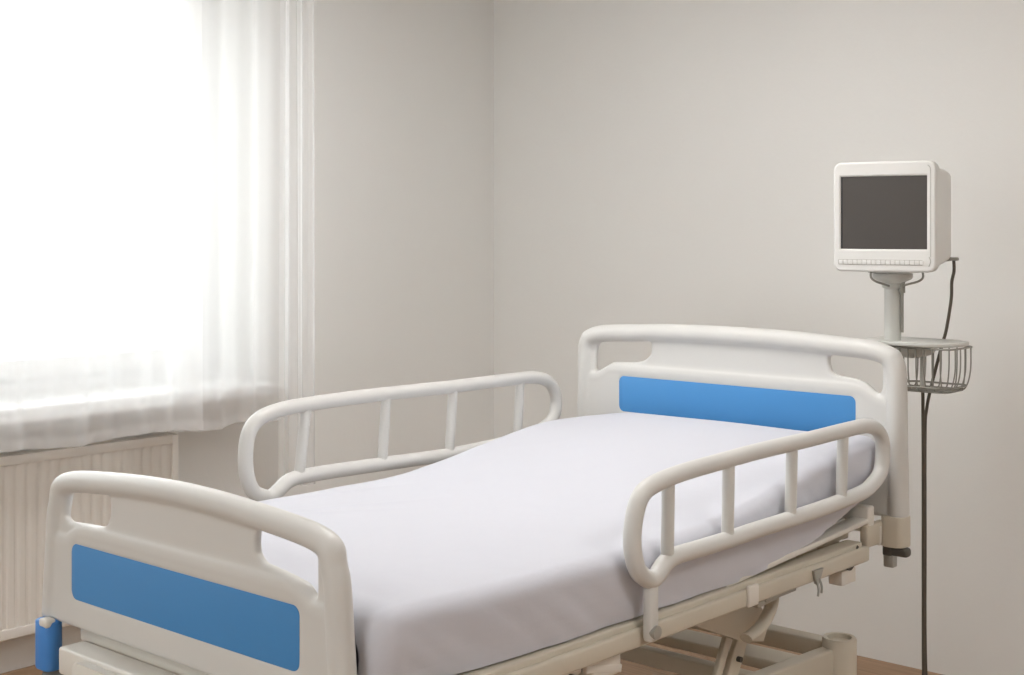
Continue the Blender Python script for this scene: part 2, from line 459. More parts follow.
def end_board(name, cx, y, half, zb, zend, zcorner, ztop, splay, holes, mold, panel, facing, frame_r=.026):
    """moulded board: arched tube frame, recessed web with two hand holes, thicker lower part with an inset panel"""
    h = half
    pl = [(-h - splay, zb), (-h - splay * .45, (zb + zend) / 2), (-h, zend), (-h + .012, zend + .045), (-h + .045, zcorner - .008), (-h + .10, zcorner + .008), (-h + .22, zcorner + (ztop - zcorner) * .62), (-h + .36, zcorner + (ztop - zcorner) * .90), (0, ztop)]
    pts = pl + [(-u, w) for u, w in reversed(pl[:-1])]
    R = frame_r
    ctr = [(u + (R if u < -.02 and i < 3 else 0) - (R if u > .02 and i > len(pts) - 4 else 0), w - (R if 3 < i < len(pts) - 4 else 0)) for i, (u, w) in enumerate(pts)]
    ctr[3] = (ctr[3][0] + R * .95, ctr[3][1] - R * .3); ctr[-4] = (-ctr[3][0], ctr[3][1])
    bm = bmesh.new()
    path = smooth_path([(u, 0, w) for u, w in ctr], False, 8)
    tube(bm, path, R + .002, seg=20, r2=R, flatn=(0, 1, 0))
    # lower border bar & moulding ridge between posts
    iw = h - R
    # web with hand holes (thin)
    inner = [(p.x, p.z) for p in path]
    web = [(u, w) for u, w in inner if w > mold - .02]
    web = [(web[0][0], mold - .03)] + web + [(web[-1][0], mold - .03)]
    me1 = filled_curve([web] + holes, .020, .004)
    lowz = zb + .004
    low = [(u, w) for u, w in inner if w < mold and u < 0]
    low = [(-iw - splay, lowz)] + [(u, w) for u, w in low if lowz + .01 < w < mold - .035] + [(-iw, mold - .032), (-iw + .055, mold - .030), (-iw + .10, mold - .006), (-iw + .13, mold)]
    low = low + [(-u, w) for u, w in reversed(low)]
    px0, pz0, px1, pz1 = panel
    hole = rrect(px0 - .004, pz0 - .004, px1 + .004, pz1 + .004, .020)
    me2 = filled_curve([low, hole], .034, .008)
    me3 = filled_curve([low], .020, .003)
    for me in (me1, me2, me3): bm.from_mesh(me)
    # soft roll along the top of the thicker part
    tube(bm, smooth_path([(-iw, 0, mold - .044), (-iw + .055, 0, mold - .042), (-iw + .10, 0, mold - .018), (-iw + .14, 0, mold - .012), (0, 0, mold - .011), (iw - .14, 0, mold - .012), (iw - .10, 0, mold - .018), (iw - .055, 0, mold - .042), (iw, 0, mold - .044)]), .019, seg=14, r2=.012, flatn=(0, 1, 0))
    bmesh.ops.translate(bm, vec=(cx, y, 0), verts=bm.verts)
    o = obj(name, bm, M['shell'], None, 0)
    voxel_blend(o, .0042, 9)
    put(o, bed)
    bm = bmesh.new()
    extrude_loop(bm, [(cx + u, w) for u, w in rrect(px0 - .0015, pz0 - .0015, px1 + .0015, pz1 + .0015, .019)], y + facing * .008, y + facing * .0150)
    obj('panel_rim', bm, M['lip'], o, 40)
    bm = bmesh.new()
    extrude_loop(bm, [(cx + u, w) for u, w in rrect(px0, pz0, px1, pz1, .018)], y + facing * .010, y + facing * .0162, .0010)
    obj('blue_panel', bm, M['blue'], o, 40)
    return o

# footboard
FCX = -2.334; FY = 1.632
def hole_l(x0, z0a, x1, z1a, rise, r):
    """hand hole whose lower edge steps up away from the post"""
    lp = rrect(x0, z0a, x1, z1a, r, 5)
    return lp
fh = [(-.432, .868), (-.422, .858), (-.405, .856), (-.290, .861), (-.262, .868), (-.246, .887), (-.243, .91), (-.243, .947), (-.33, .948), (-.40, .942), (-.432, .925)]
fhr = [(.424, .838), (.424, .93), (.40, .942), (.33, .948), (.243, .948), (.240, .91), (.243, .890), (.262, .874), (.33, .865), (.385, .856), (.396, .848), (.404, .836), (.414, .830)]
end_board('footboard', FCX, FY, .491, .640, .865, .965, .996, .022, [fh, fhr], .855, (-.385, .699, .380, .819), -1, .0245)
# headboard
HCX = -2.292; HYB = 3.548
hh = [(-.505, 1.035), (-.490, 1.022), (-.468, 1.028), (-.450, 1.056), (-.43, 1.070), (-.34, 1.074), (-.30, 1.084), (-.277, 1.105), (-.274, 1.13), (-.277, 1.158), (-.36, 1.156), (-.46, 1.148), (-.492, 1.135), (-.503, 1.11)]
hhr = [(.500, 1.040), (.508, 1.055), (.510, 1.10), (.506, 1.135), (.492, 1.146), (.43, 1.153), (.345, 1.160), (.338, 1.145), (.336, 1.118), (.345, 1.095), (.368, 1.082), (.42, 1.078), (.455, 1.068), (.480, 1.048)]
end_board('headboard', HCX, HYB, .571, .712, 1.10, 1.183, 1.208, .008, [hh, hhr], 1.062, (-.398, .921, .428, 1.033), -1, .028)

# side rails: one bent tube loop with four bars and an upright on the frame
def sstep(a, b, t):
    t = max(0, min(1, (t - a) / (b - a))); return t * t * (3 - 2 * t)

def side_rail(x, loop, bars, up, ztop_fn, r, label, sgn):
    bm = bmesh.new()
    tube(bm, smooth_path([(x, a, b) for a, b in loop], True, 7), r, closed=True, seg=18, flatn=(1, 0, 0))
    o = obj('side_rail', bm, M['rail'], bed, 180); o['label'] = label
    for (ya, za, yb, zb) in bars:
        bm = bmesh.new(); cyl(bm, (x, ya, za - .010), (x, yb, zb - .004), .0145, seg=16); obj('rail_bar', bm, M['rail'], o, 60)
    bm = bmesh.new()
    p0 = (x, up[0], up[1]); p1 = (x, up[0] - .008, .655)
    box(bm, ((p0[0] + p1[0]) / 2, (p0[1] + p1[1]) / 2, (p0[2] + .628) / 2), (.026, .030, p0[2] - .628), .009)
    u = obj('upright', bm, M['rail'], o)
    bm = bmesh.new(); cyl(bm, (x - .0 * sgn, up[0] - .004, .650), (x + sgn * .018, up[0] - .004, .650), .0145, seg=24); obj('pivot_bolt', bm, M['steel'], u)
    return o
lowr = lambda P: [(a, b - .010 * sstep(2.4, 3.2, a)) for a, b in P]
near = [(2.378, .762), (2.340, .790), (2.323, .845), (2.330, .900), (2.352, .940), (2.395, .958), (2.495, .970), (2.66, .978), (2.822, .985), (3.05, .990), (3.258, .994), (3.35, .992), (3.405, .976), (3.435, .945), (3.440, .905),
        (3.424, .860), (3.375, .834), (3.312, .820), (3.14, .812), (2.958, .806), (2.81, .802), (2.681, .797), (2.56, .795), (2.475, .794), (2.440, .785), (2.415, .768), (2.398, .760)]
side_rail(-1.735, lowr(near), [(2.452, .968, 2.448, .792), (2.688, .978, 2.683, .797), (2.968, .988, 2.960, .806), (3.222, .994, 3.212, .816)], (2.392, .775), None, .0195, 'side rail nearest the camera', 1)
far = [(a, b + .043) for a, b in near]
far = [(a - (.118 if b < 1.2 and a < 2.46 and False else 0), b) for a, b in far]
far = [(2.262, .806), (2.222, .828), (2.202, .878), (2.200, .935), (2.214, .985), (2.252, 1.014), (2.320, 1.028), (2.42, 1.033), (2.60, 1.037), (2.80, 1.039), (3.0, 1.041), (3.212, 1.043), (3.33, 1.040), (3.40, 1.020), (3.432, .980), (3.436, .935),
       (3.415, .898), (3.36, .872), (3.28, .856), (3.10, .846), (2.937, .841), (2.80, .841), (2.665, .842), (2.50, .843), (2.385, .843), (2.338, .836), (2.308, .818), (2.285, .806)]
side_rail(-2.872, lowr(far), [(2.398, 1.030, 2.374, .843), (2.690, 1.037, 2.674, .842), (2.960, 1.040, 2.945, .842), (3.262, 1.042, 3.248, .854)], (2.275, .812), None, .0195, 'far side rail beside the window', -1)

# main frame: two long beams, cross members, deck slats
for (xa, xb, nm) in ((-1.815, -1.752, 'side_beam'), (-2.845, -2.782, 'side_beam')):
    bm = bmesh.new()
    boxb(bm, (xa, 1.70, .615), (xb, 3.40, .655), .006)
    boxb(bm, (xa + .004, 1.72, .650), (xb - .012, 3.38, .668), .004)
    obj(nm, bm, M['frame'], bed)
bm = bmesh.new()
bm.free()
for (ya, yb) in ((1.73, 1.79), (2.52, 2.58), (3.10, 3.16), (3.34, 3.40)):
    bm = bmesh.new(); boxb(bm, (-2.79, ya, .615), (-1.80, yb, .652), .005); obj('cross_member', bm, M['frame'], bed)
bm = bmesh.new()
for k in range(14):
    yy = 1.75 + k * .122
    boxb(bm, (-2.77, yy - .045, .652), (-1.83, yy + .045, .668), .003)
obj('mattress_deck', bm, M['frame'], bed)

# raised back section of the deck: visible metal tray edge near the head
bm = bmesh.new()
bar(bm, (-1.800, 2.74, .672), (-1.800, 3.44, .712), .05, .014, .003)
bar(bm, (-2.79, 3.455, .715), (-1.775, 3.455, .715), .035, .07, .006)
bar(bm, (-1.815, 2.95, .69), (-1.84, 3.40, .715), .03, .010, .003)
obj('backrest_edge', bm, M['frame_pale'], bed)
bm = bmesh.new(); boxb(bm, (-2.77, 3.17, .660), (-1.83, 3.43, .690), .004); obj('head_deck_plate', bm, M['frame'], bed)

# foot end: cream crossbars, slotted cover, blue corner bumpers
bm = bmesh.new()
boxb(bm, (-2.735, 1.645, .598), (-1.915, 1.700, .628), .005); obj('foot_crossbar', bm, M['frame_pale'], bed)
bm = bmesh.new()
boxb(bm, (-2.705, 1.575, .548), (-1.945, 1.640, .606), .006)
f = obj('foot_beam', bm, M['frame_pale'], bed)
bm = bmesh.new()
extrude_loop(bm, rrect(-2.615, .50, -2.035, .598, .018), 1.553, 1.574, .003)
g = obj('cover_plate', bm, M['frame_pale'], f)
for xx in (-2.495, -2.155):
    bm = bmesh.new(); lathe(bm, [(.011, 0), (.011, .003), (.007, .003)], (xx, 1.5535, .567), 16, Matrix.Rotation(PI / 2, 3, 'X')); h_ = obj('slot_ring', bm, M['steel'], g)
    bm = bmesh.new(); cyl(bm, (xx, 1.5525, .567), (xx, 1.5495, .567), .005, seg=12); obj('slot', bm, M['screen_edge'], g)
for sx in (-1, 1):
    cxb = FCX + sx * .470
    bm = bmesh.new()
    lp = rrect(cxb - .031, 1.588, cxb + .031, 1.632, .016, 2)
    vs = extrude_loop(bm, lp, .530, .640, .006, axis='z')
    b_ = obj('corner_bumper', bm, M['bumper'], bed, 50)
    bm = bmesh.new(); lathe(bm, [(.034, 0), (.044, .006), (.044, .02), (.034, .03), (.028, .05)], (cxb, 1.632, .482), 24); obj('bumper_wheel', bm, M['rubber'], b_)
    bm = bmesh.new(); box(bm, (cxb - sx * .012, 1.600, .636), (.034, .026, .020), .007); obj('clip', bm, M['frame_pale'], b_)

# head corners: sleeves, brackets, dark locking knobs
for sx in (-1, 1):
    cxh = HCX + sx * .5425
    bm = bmesh.new()
    extrude_loop(bm, rrect(cxh - .034, HYB - .036, cxh + .034, HYB + .030, .018, 5), .632, .715, .004, axis='z')
    s_ = obj('corner_sleeve', bm, M['frame'], bed, 50)
    bm = bmesh.new()
    boxb(bm, (cxh - sx * .036 - .012, HYB - .12, .640), (cxh - sx * .036 + .012, HYB - .01, .700), .006)
    obj('sleeve_bracket', bm, M['frame'], s_)
    bm = bmesh.new()
    box(bm, (cxh - sx * .028, HYB - .045, .663), (.011, .014, .055), .005); obj('lever', bm, M['frame_pale'], s_)
    bm = bmesh.new()
    box(bm, (cxh + .014, HYB - .012, .620), (.062, .032, .026), .010, seg=4); box(bm, (cxh - .014, HYB - .012, .622), (.026, .036, .030), .004)
    k_ = obj('locking_knob', bm, M['dark'], s_)
    bm = bmesh.new(); box(bm, (cxh - .012, HYB - .012, .592), (.030, .026, .036), .004); obj('knob_tab', bm, M['steel'], k_)

# little fittings below the near beam
bm = bmesh.new()
boxb(bm, (-1.812, 3.285, .566), (-1.772, 3.360, .604), .003); boxb(bm, (-1.812, 3.285, .60), (-1.804, 3.360, .635), .002)
br_ = obj('tube_bracket', bm, M['frame_pale'], bed)
bm = bmesh.new(); cyl(bm, (-1.800, 3.325, .620), (-1.768, 3.325, .620), .019); cyl(bm, (-1.775, 3.325, .620), (-1.762, 3.325, .620), .011)
bar(bm, (-1.775, 3.33, .632), (-1.765, 3.355, .662), .010, .008, .002); obj('bracket_knob', bm, M['dark'], br_)
bm = bmesh.new()
extrude_loop(bm, [(3.092, .646), (3.102, .612), (3.115, .606), (3.140, .646)], -1.752, -1.744, .0015, axis='x')
cl_ = obj('hook_plate', bm, M['steel'], bed)
bm = bmesh.new()
tube(bm, smooth_path([(-1.746, 3.105, .625), (-1.738, 3.102, .600), (-1.738, 3.098, .583)]), .003, seg=8)
tube(bm, smooth_path([(-1.746, 3.118, .625), (-1.738, 3.117, .605), (-1.738, 3.116, .588)]), .003, seg=8)
obj('hook_pin', bm, M['steel'], cl_)
bm = bmesh.new()
box(bm, (-1.749, 2.812, .640), (.010, .044, .050), .004); obj('joint_cover', bm, M['frame_pale'], bed)
bm = bmesh.new()
bar(bm, (-1.78, 2.90, .607), (-1.78, 3.04, .609), .03, .010, .002); bar(bm, (-1.78, 2.87, .600), (-1.78, 2.96, .604), .02, .014, .003)
obj('release_handle', bm, M['steel'], bed)

# lifting mechanism: curved hanger, plate and pair of links down to the chassis
bm = bmesh.new()
cpts = [(3.04, .612), (3.046, .585), (3.036, .552), (3.005, .522), (2.965, .505), (2.92, .498)]
tube(bm, smooth_path([(-1.835, a, b) for a, b in cpts]), .018, seg=12, r2=.011, flatn=(1, 0, 0))
obj('curved_hanger', bm, M['frame'], bed, 60)
bm = bmesh.new()
extrude_loop(bm, [(2.64, .600), (2.70, .580), (2.96, .475), (3.06, .452), (3.09, .50), (3.04, .55), (2.99, .612), (2.64, .615)], -1.90, -1.87, .003, axis='x')
obj('gusset_plate', bm, M['frame'], bed)
for off in (0, -.34, -.66):
    for (dy, w_) in ((0, .048), (-.075, .026)):
        if off == -.34: continue
        bm = bmesh.new(); bar(bm, (-1.922 + off, 3.06 + dy, .500), (-1.932 + off, 2.90 + dy * .8, .20), .016, w_, .004); 
        l_ = obj('lift_link', bm, M['frame'], bed)
        if dy == 0:
            bm = bmesh.new(); cyl(bm, (-1.906 + off, 3.012, .41), (-1.92 + off, 3.012, .41), .007); obj('link_pin', bm, M['dark'], l_)
bm = bmesh.new(); cyl(bm, (-2.72, 3.06, .50), (-1.905, 3.06, .50), .02); obj('torsion_tube', bm, M['frame'], bed)
for off in (0, -.66):
    bm = bmesh.new(); bar(bm, (-1.97 + off, 2.10, .30), (-1.97 + off, 2.45, .612), .02, .05, .004); obj('foot_link', bm, M['frame'], bed)
# motor body and its tangle of small brackets under the middle
bm = bmesh.new()
boxb(bm, (-2.36, 2.35, .43), (-2.24, 2.72, .52), .012); cyl(bm, (-2.30, 2.36, .475), (-2.30, 2.02, .42), .024)
obj('lift_motor', bm, M['frame_pale'], bed)
bm = bmesh.new()
box(bm, (-1.79, 2.29, .590), (.03, .10, .05), .008); bar(bm, (-1.78, 2.22, .60), (-1.78, 2.34, .575), .012, .018, .003)
bar(bm, (-1.80, 2.26, .575), (-1.84, 2.30, .46), .05, .02, .004)
bar(bm, (-1.80, 2.12, .600), (-1.80, 2.22, .605), .03, .03, .006)
obj('rail_latch', bm, M['frame_pale'], bed)
bm = bmesh.new(); bar(bm, (-1.77, 2.10, .585), (-1.77, 2.17, .600), .012, .010, .002); obj('latch_spring', bm, M['dark'], bed)

# wheeled base chassis
bm = bmesh.new()
bar(bm, (-1.885, 3.44, .315), (-2.00, 1.95, .315), .045, .075, .006)
bar(bm, (-2.715, 3.44, .315), (-2.60, 1.95, .315), .045, .075, .006)
bar(bm, (-1.87, 3.50, .325), (-2.73, 3.50, .325), .055, .050, .006)
bar(bm, (-1.93, 3.30, .325), (-2.67, 3.30, .325), .10, .030, .005)
bar(bm, (-1.94, 3.12, .320), (-2.66, 3.12, .320), .04, .045, .005)
bar(bm, (-1.98, 2.30, .315), (-2.62, 2.30, .315), .07, .05, .005)
bar(bm, (-1.99, 1.95, .315), (-2.61, 1.95, .315), .05, .06, .005)
obj('base_chassis', bm, M['frame'], bed)
for (xx, yy) in ((-1.872, 3.455), (-2.728, 3.455), (-1.985, 1.93), (-2.615, 1.93)):
    bm = bmesh.new(); lathe(bm, [(.044, .150), (.047, .155), (.047, .372), (.044, .378), (.034, .378), (.033, .366)], (xx, yy, 0), 32)
    p_ = obj('castor_post', bm, M['frame'], bed)
    bm = bmesh.new()
    lathe(bm, [(.03, -.014), (.066, -.012), (.074, -.006), (.074, .006), (.066, .012), (.03, .014)], (xx + .012, yy - .03, .0742), 28, Matrix.Rotation(PI / 2, 3, 'Y'))
    obj('castor_wheel', bm, M['rubber'], p_)
    bm = bmesh.new(); extrude_loop(bm, [(yy - .06, .075), (yy - .01, .06), (yy + .03, .14), (yy + .03, .158), (yy - .05, .158)], xx - .012, xx - .004, .001, axis='x')
    cyl(bm, (xx - .012, yy - .03, .0742), (xx + .03, yy - .03, .0742), .008)
    obj('castor_fork', bm, M['steel'], p_)

# ------------------------------------------------------------------ mattress with fitted sheet
MY0, MY1 = 1.668, 3.505
def sstep(a, b, t):
    t = max(0, min(1, (t - a) / (b - a))); return t * t * (3 - 2 * t)
def topz(y): return .823 + .105 * sstep(2.5, 3.55, y)
def botz(y): return .672 + .030 * sstep(2.80, 3.15, y) + .090 * sstep(3.08, 3.52, y)
mat_e = thing('mattress', (BX, 2.58, .67), 'mattress under a smooth white fitted sheet on the hospital bed', 'mattress')
def mattress_mesh(grow, wr, nseg, ny):
    bm = bmesh.new(); rings = []
    R = .055; NY = ny
    st = [MY0 + .055 * (1 - math.cos(k / 8 * PI / 2)) for k in range(8)]
    st += [MY0 + .055 + (MY1 - MY0 - .11) * k / NY for k in range(NY + 1)]
    st += [MY1 - .055 * (1 - math.sin((8 - k) / 8 * PI / 2)) if False else MY1 - .055 + .055 * math.sin(k / 8 * PI / 2) for k in range(1, 9)]
    for y in st:
        d = min(y - MY0, MY1 - y); ins = 0
        if d < R: ins = R - math.sqrt(max(0, R * R - (R - d) ** 2))
        ins = min(ins, R * .98)
        k0 = sstep(MY0, MY0 + .5, y)
        xl, xr = -2.800 + ins - grow + .035 * (1 - k0), -1.762 - ins + grow - .030 * (1 - k0)
        T = topz(y) - ins * .8 + grow; hump = .014 * sstep(2.8, 3.2, y); B = botz(y) + ins * .12
        sec = []
        r = .038; hx = (xr - xl)
        # section: bottom-left up the side, over the top, down to bottom-right
        def add(u, w): sec.append((u, w))
        n1 = 10
        for k in range(n1): add(xl + .014 * (1 - k / n1) ** 2, B + (T - r - B) * k / n1)
        for k in range(8): a = PI - PI / 2 * k / 8; add(xl + r + r * math.cos(a), T - r + r * math.sin(a))
        for k in range(nseg + 1):
            u = k / nseg; add(xl + r + (hx - 2 * r) * u, T + .010 * math.sin(PI * u) ** .8)
        for k in range(1, 9): a = PI / 2 - PI / 2 * k / 8; add(xr - r + r * math.cos(a), T - r + r * math.sin(a))
        for k in range(1, n1 + 1): add(xr - .014 * (k / n1) ** 2, T - r + (B - T + r) * k / n1)
        ring = []
        for i, (u, w) in enumerate(sec):
            fr_ = (u - xl) / hx
            p = Vector((u, y, w + (hump * sstep(.75, 1, fr_) - .022 * sstep(3.2, 3.5, y) * sstep(.22, 0, fr_) if w > B + .05 else 0)))
            if wr:
                side = max(0, min(1, (T - .02 - w) / .05)) 
                s = noise.noise(Vector((y * 9 + w * 16, w * 5 - y * 2, (u > BX) * 7.0)))
                s2 = noise.noise(Vector((y * 22 + w * 30, w * 4, 3.3 + (u > BX) * 5)))
                p.x += (1 if u > BX else -1) * side * (.007 * s + .003 * s2)
                if side < .5:
                    q = noise.noise(Vector((u * 2.2 + y * 1.4, y * 2.6 - u, 9.1)))
                    q2 = noise.noise(Vector((u * 7 + y * 5, y * 8 - u * 3, 1.7)))
                    edge = 1 if abs(u - BX) > .3 else .6
                    p.z += .0035 * q + .0016 * q2 * edge
                    # drawn creases near the foot corner on the window side
                    for (cx_, cy_, an, ln, am_) in ((-2.62, 1.98, 1.0, .28, .006), (-2.55, 2.2, 1.15, .22, .004), (-2.70, 2.35, 1.3, .2, .004)):
                        du = u - cx_; dy = y - cy_; a_ = du * math.cos(an) + dy * math.sin(an); b_ = -du * math.sin(an) + dy * math.cos(an)
                        p.z += am_ * math.exp(-(a_ / ln) ** 2) * math.exp(-(b_ / .014) ** 2)
            ring.append(bm.verts.new(p))
        rings.append(ring)
    n = len(rings[0])
    for A, B in zip(rings, rings[1:]):
        for k in range(n - 1): bm.faces.new((A[k], A[k + 1], B[k + 1], B[k]))
        bm.faces.new((A[n - 1], A[0], B[0], B[n - 1]))
    bm.faces.new(rings[0]); bm.faces.new(list(reversed(rings[-1])))
    return bm
obj('foam_core', mattress_mesh(-.006, False, 20, 40), M['sheet'], mat_e, 60)
obj('fitted_sheet', mattress_mesh(0, True, 90, 190), M['sheet'], mat_e, 60)

# ------------------------------------------------------------------ monitor stand (clamped behind the headboard)
SX, SY = -1.838, 3.705
st = thing('monitor_stand', (SX, SY, .72), 'grey enamel pole with a shelf and wire basket behind the headboard', 'monitor stand')
bm = bmesh.new(); lathe(bm, [(.0225, .74), (.0235, .745), (.0235, 1.332), (.021, 1.34)], (SX, SY, 0), 28); pole = obj('pole', bm, M['stand'], st)
bm = bmesh.new(); cyl(bm, (SX + .030, SY - .002, 1.205), (SX + .030, SY - .002, 1.345), .0045); cyl(bm, (SX + .030, SY - .002, 1.318), (SX + .030, SY - .002, 1.368), .009, .008)
obj('cable_guide', bm, M['wire'], pole)
bm = bmesh.new(); lathe(bm, [(.022, 1.328), (.030, 1.333), (.030, 1.345), (.052, 1.356), (.056, 1.362), (.056, 1.372), (.02, 1.375)], (SX, SY, 0), 32); obj('swivel_head', bm, M['stand'], st)
bm = bmesh.new()
cr = .747; ci = .665
def cam_right(d, back, z): return Vector((SX + d * .747 - back * .665, SY + d * .665 + back * .747, z))
for s in (-1, 1):
    tube(bm, smooth_path([cam_right(s * .012, -.02, 1.336), cam_right(s * .035, -.035, 1.343), cam_right(s * .062, -.045, 1.352), cam_right(s * .074, -.045, 1.364), cam_right(s * .072, -.04, 1.384)]), .0032, seg=10)
obj('wire_bail', bm, M['wire'], st)
# shelf
TZ = 1.170
bm = bmesh.new()
sh = [(-1.94, 3.63), (-1.70, 3.628), (-1.655, 3.64), (-1.650, 3.66), (-1.708, 3.985), (-1.725, 4.0), (-2.03, 4.0), (-2.05, 3.98), (-1.95, 3.65)]
sh = [(-1.905, 3.648), (-1.720, 3.648), (-1.668, 3.674), (-1.640, 3.735), (-1.648, 3.79), (-1.70, 3.835), (-1.905, 3.84), (-1.92, 3.82), (-1.92, 3.665)]
extrude_loop(bm, sh, TZ, TZ + .012, .003, axis='z')
shelf = obj('shelf', bm, M['stand'], st, 40)
bm = bmesh.new(); lathe(bm, [(.020, 1.132), (.055, 1.142), (.070, 1.160), (.072, TZ + .001)], (SX + .045, SY + .03, 0), 36); obj('shelf_hub', bm, M['stand'], shelf)
# wire basket below the shelf
bas = bmesh.new()
bx0, bx1, by0, by1 = -1.848, -1.645, 3.662, 3.825
zb_, zr_ = 1.044, TZ + .004
def rail_pts(x0, y0, x1, y1, z, r=.03): return [Vector((a, b, z)) for a, b in rrect(x0, y0, x1, y1, r, 5)]
tube(bas, rail_pts(bx0, by0, bx1, by1, zr_ - .008), .0028, closed=True, seg=8, flatn=(0, 0, 1))
basket_mid = bmesh.new()
tube(basket_mid, rail_pts(bx0 + .012, by0 + .008, bx1 - .012, by1 - .008, zb_ + .012), .0028, closed=True, seg=8, flatn=(0, 0, 1))
basket_lower = bmesh.new()
tube(basket_lower, rail_pts(bx0 + .02, by0 + .014, bx1 - .02, by1 - .014, zb_), .0024, closed=True, seg=8, flatn=(0, 0, 1))
basket = obj('wire_basket', bas, M['wire'], st, 60)
obj('side_ring', basket_mid, M['wire'], basket, 60)
obj('bottom_ring', basket_lower, M['wire'], basket, 60)
nb = 7
for k in range(nb):
    xx = bx0 + .03 + (bx1 - bx0 - .06) * k / (nb - 1)
    bm = bmesh.new()
    tube(bm, smooth_path([(xx, by0, zr_ - .008), (xx, by0 + .001, 1.10), (xx, by0 + .012, zb_ + .010), (xx, by0 + .035, zb_), (xx, by1 - .035, zb_), (xx, by1 - .012, zb_ + .010), (xx, by1 - .001, 1.10), (xx, by1, zr_ - .008)], False, 5), .0021, seg=8)
    obj('basket_wire', bm, M['wire'], basket, 60)
for k in range(4):
    yy = by0 + .03 + (by1 - by0 - .06) * k / 3
    bm = bmesh.new()
    tube(bm, smooth_path([(bx1, yy, zr_ - .008), (bx1 - .001, yy, 1.10), (bx1 - .014, yy, zb_ + .010), (bx1 - .04, yy, zb_), (bx0 + .04, yy, zb_), (bx0 + .014, yy, zb_ + .010), (bx0 + .001, yy, 1.10), (bx0, yy, zr_ - .008)], False, 5), .0021, seg=8)
    obj('basket_wire', bm, M['wire'], basket, 60)
# drop bar below the shelf and clamp on the headboard
bm = bmesh.new(); boxb(bm, (-1.763, 3.720, 1.046), (-1.751, 3.732, TZ), .002); obj('drop_bar', bm, M['stand'], st)
for zz in (.80, 1.00):
    bm = bmesh.new(); boxb(bm, (SX - .03, HYB + .022, zz - .025), (SX + .03, SY + .03, zz + .025), .006); obj('headboard_clamp', bm, M['stand'], st)

# ------------------------------------------------------------------ monitor
mon = thing('patient_monitor', (0, 0, 0), 'boxy off-white patient monitor with dark blank screen on the grey pole', 'monitor')
MW, MH, MD = .277, .298, .25
mp = []  # meshes built in local frame: x right, y back, z up, front face at y=0
bm = bmesh.new()
# front bezel: thick ring around the screen opening
outer = rrect(-MW / 2, -MH / 2, MW / 2, MH / 2, .018, 6)
sx0, sx1, sz0, sz1 = -.1290, .1250, -.0965, .119
inner = rrect(sx0, sz0, sx1, sz1, .003, 2)
me = filled_curve([outer, inner], .040, .006)
bm.from_mesh(me); bmesh.ops.translate(bm, vec=(0, .020, 0), verts=bm.verts)
bezel = obj('bezel', bm, M['monitor'], mon, 40)
# tapered rear housing
bm = bmesh.new()
secs = [(.030, MW / 2 - .004, -MH / 2 + .004, MH / 2 - .004), (.10, MW / 2 - .006, -MH / 2 + .005, MH / 2 - .008), (.20, MW / 2 - .008, -MH / 2 + .016, MH / 2 - .011), (.243, MW / 2 - .012, -MH / 2 + .020, MH / 2 - .014), (MD, MW / 2 - .020, -MH / 2 + .028, MH / 2 - .024)]
rings = []
for (yy, hw, zl, zh) in secs: rings.append([bm.verts.new((u, yy, w)) for u, w in rrect(-hw, zl, hw, zh, .022, 6)])
for A, B in zip(rings, rings[1:]):
    n = len(A)
    for k in range(n): bm.faces.new((A[k], A[(k + 1) % n], B[(k + 1) % n], B[k]))
bm.faces.new(rings[0]); bm.faces.new(list(reversed(rings[-1])))
housing = obj('housing', bm, M['monitor'], mon, 40)
bm = bmesh.new(); extrude_loop(bm, rrect(sx0 - .002, sz0 - .002, sx1 + .002, sz1 + .002, .003, 2), .0045, .022); obj('screen_gasket', bm, M['screen_edge'], mon, 0)
bm = bmesh.new()
NX, NZ = 16, 14; g = []
for j in range(NZ + 1):
    row = []
    for i in range(NX + 1):
        u = i / NX; v = j / NZ
        row.append(bm.verts.new((sx0 + .0105 + (sx1 - sx0 - .012) * u, .0042 - .0015 * (1 - (2 * u - 1) ** 2) * (1 - (2 * v - 1) ** 2), sz0 + .002 + (sz1 - sz0 - .005) * v)))
    g.append(row)
for j in range(NZ):
    for i in range(NX): bm.faces.new((g[j][i], g[j][i + 1], g[j + 1][i + 1], g[j + 1][i]))
r = bmesh.ops.extrude_face_region(bm, geom=bm.faces[:]); bmesh.ops.translate(bm, vec=(0, .006, 0), verts=[v for v in r['geom'] if isinstance(v, bmesh.types.BMVert)])
obj('screen', bm, M['screen'], mon, 60)
# key strip along the bottom
bm = bmesh.new(); extrude_loop(bm, rrect(-.130, -.1355, .109, -.1205, .003, 3), -.0008, .002); strip = obj('key_strip', bm, M['monitor_groove'], mon, 0)
kx = -.1285
while kx < .105:
    bm = bmesh.new(); box(bm, (kx + .0066, -.0010, -.128), (.0118, .003, .0118), .0008); obj('key', bm, M['monitor'], strip, 40)
    kx += .0134
bm = bmesh.new()
tube(bm, smooth_path([(.126, -.0004, -.112), (.130, -.0008, -.124), (.125, -.0004, -.138)]), .0011, seg=6)
tube(bm, smooth_path([(.122, -.0004, .142), (.1285, -.0008, .135), (.130, -.0004, .120)]), .0011, seg=6)
tube(bm, smooth_path([(.1300, -.0001, .120), (.1300, -.0001, 0), (.1300, -.0001, -.112)]), .0009, seg=6)
obj('bezel_groove', bm, M['monitor_groove'], bezel, 60)
bm = bmesh.new(); box(bm, (0, .11, -MH / 2 - .002), (.12, .13, .018), .004); obj('mounting_foot', bm, M['stand'], mon)
bm = bmesh.new()
cyl(bm, (MW / 2 - .032, .235, -.122), (MW / 2 - .018, .262, -.122), .008, .006); box(bm, (MW / 2 - .014, .266, -.122), (.034, .030, .010), .004)
obj('plug', bm, M['wire'], mon)
MROT = math.radians(41.7 - 31)      # face turned toward the foot of the bed and the window
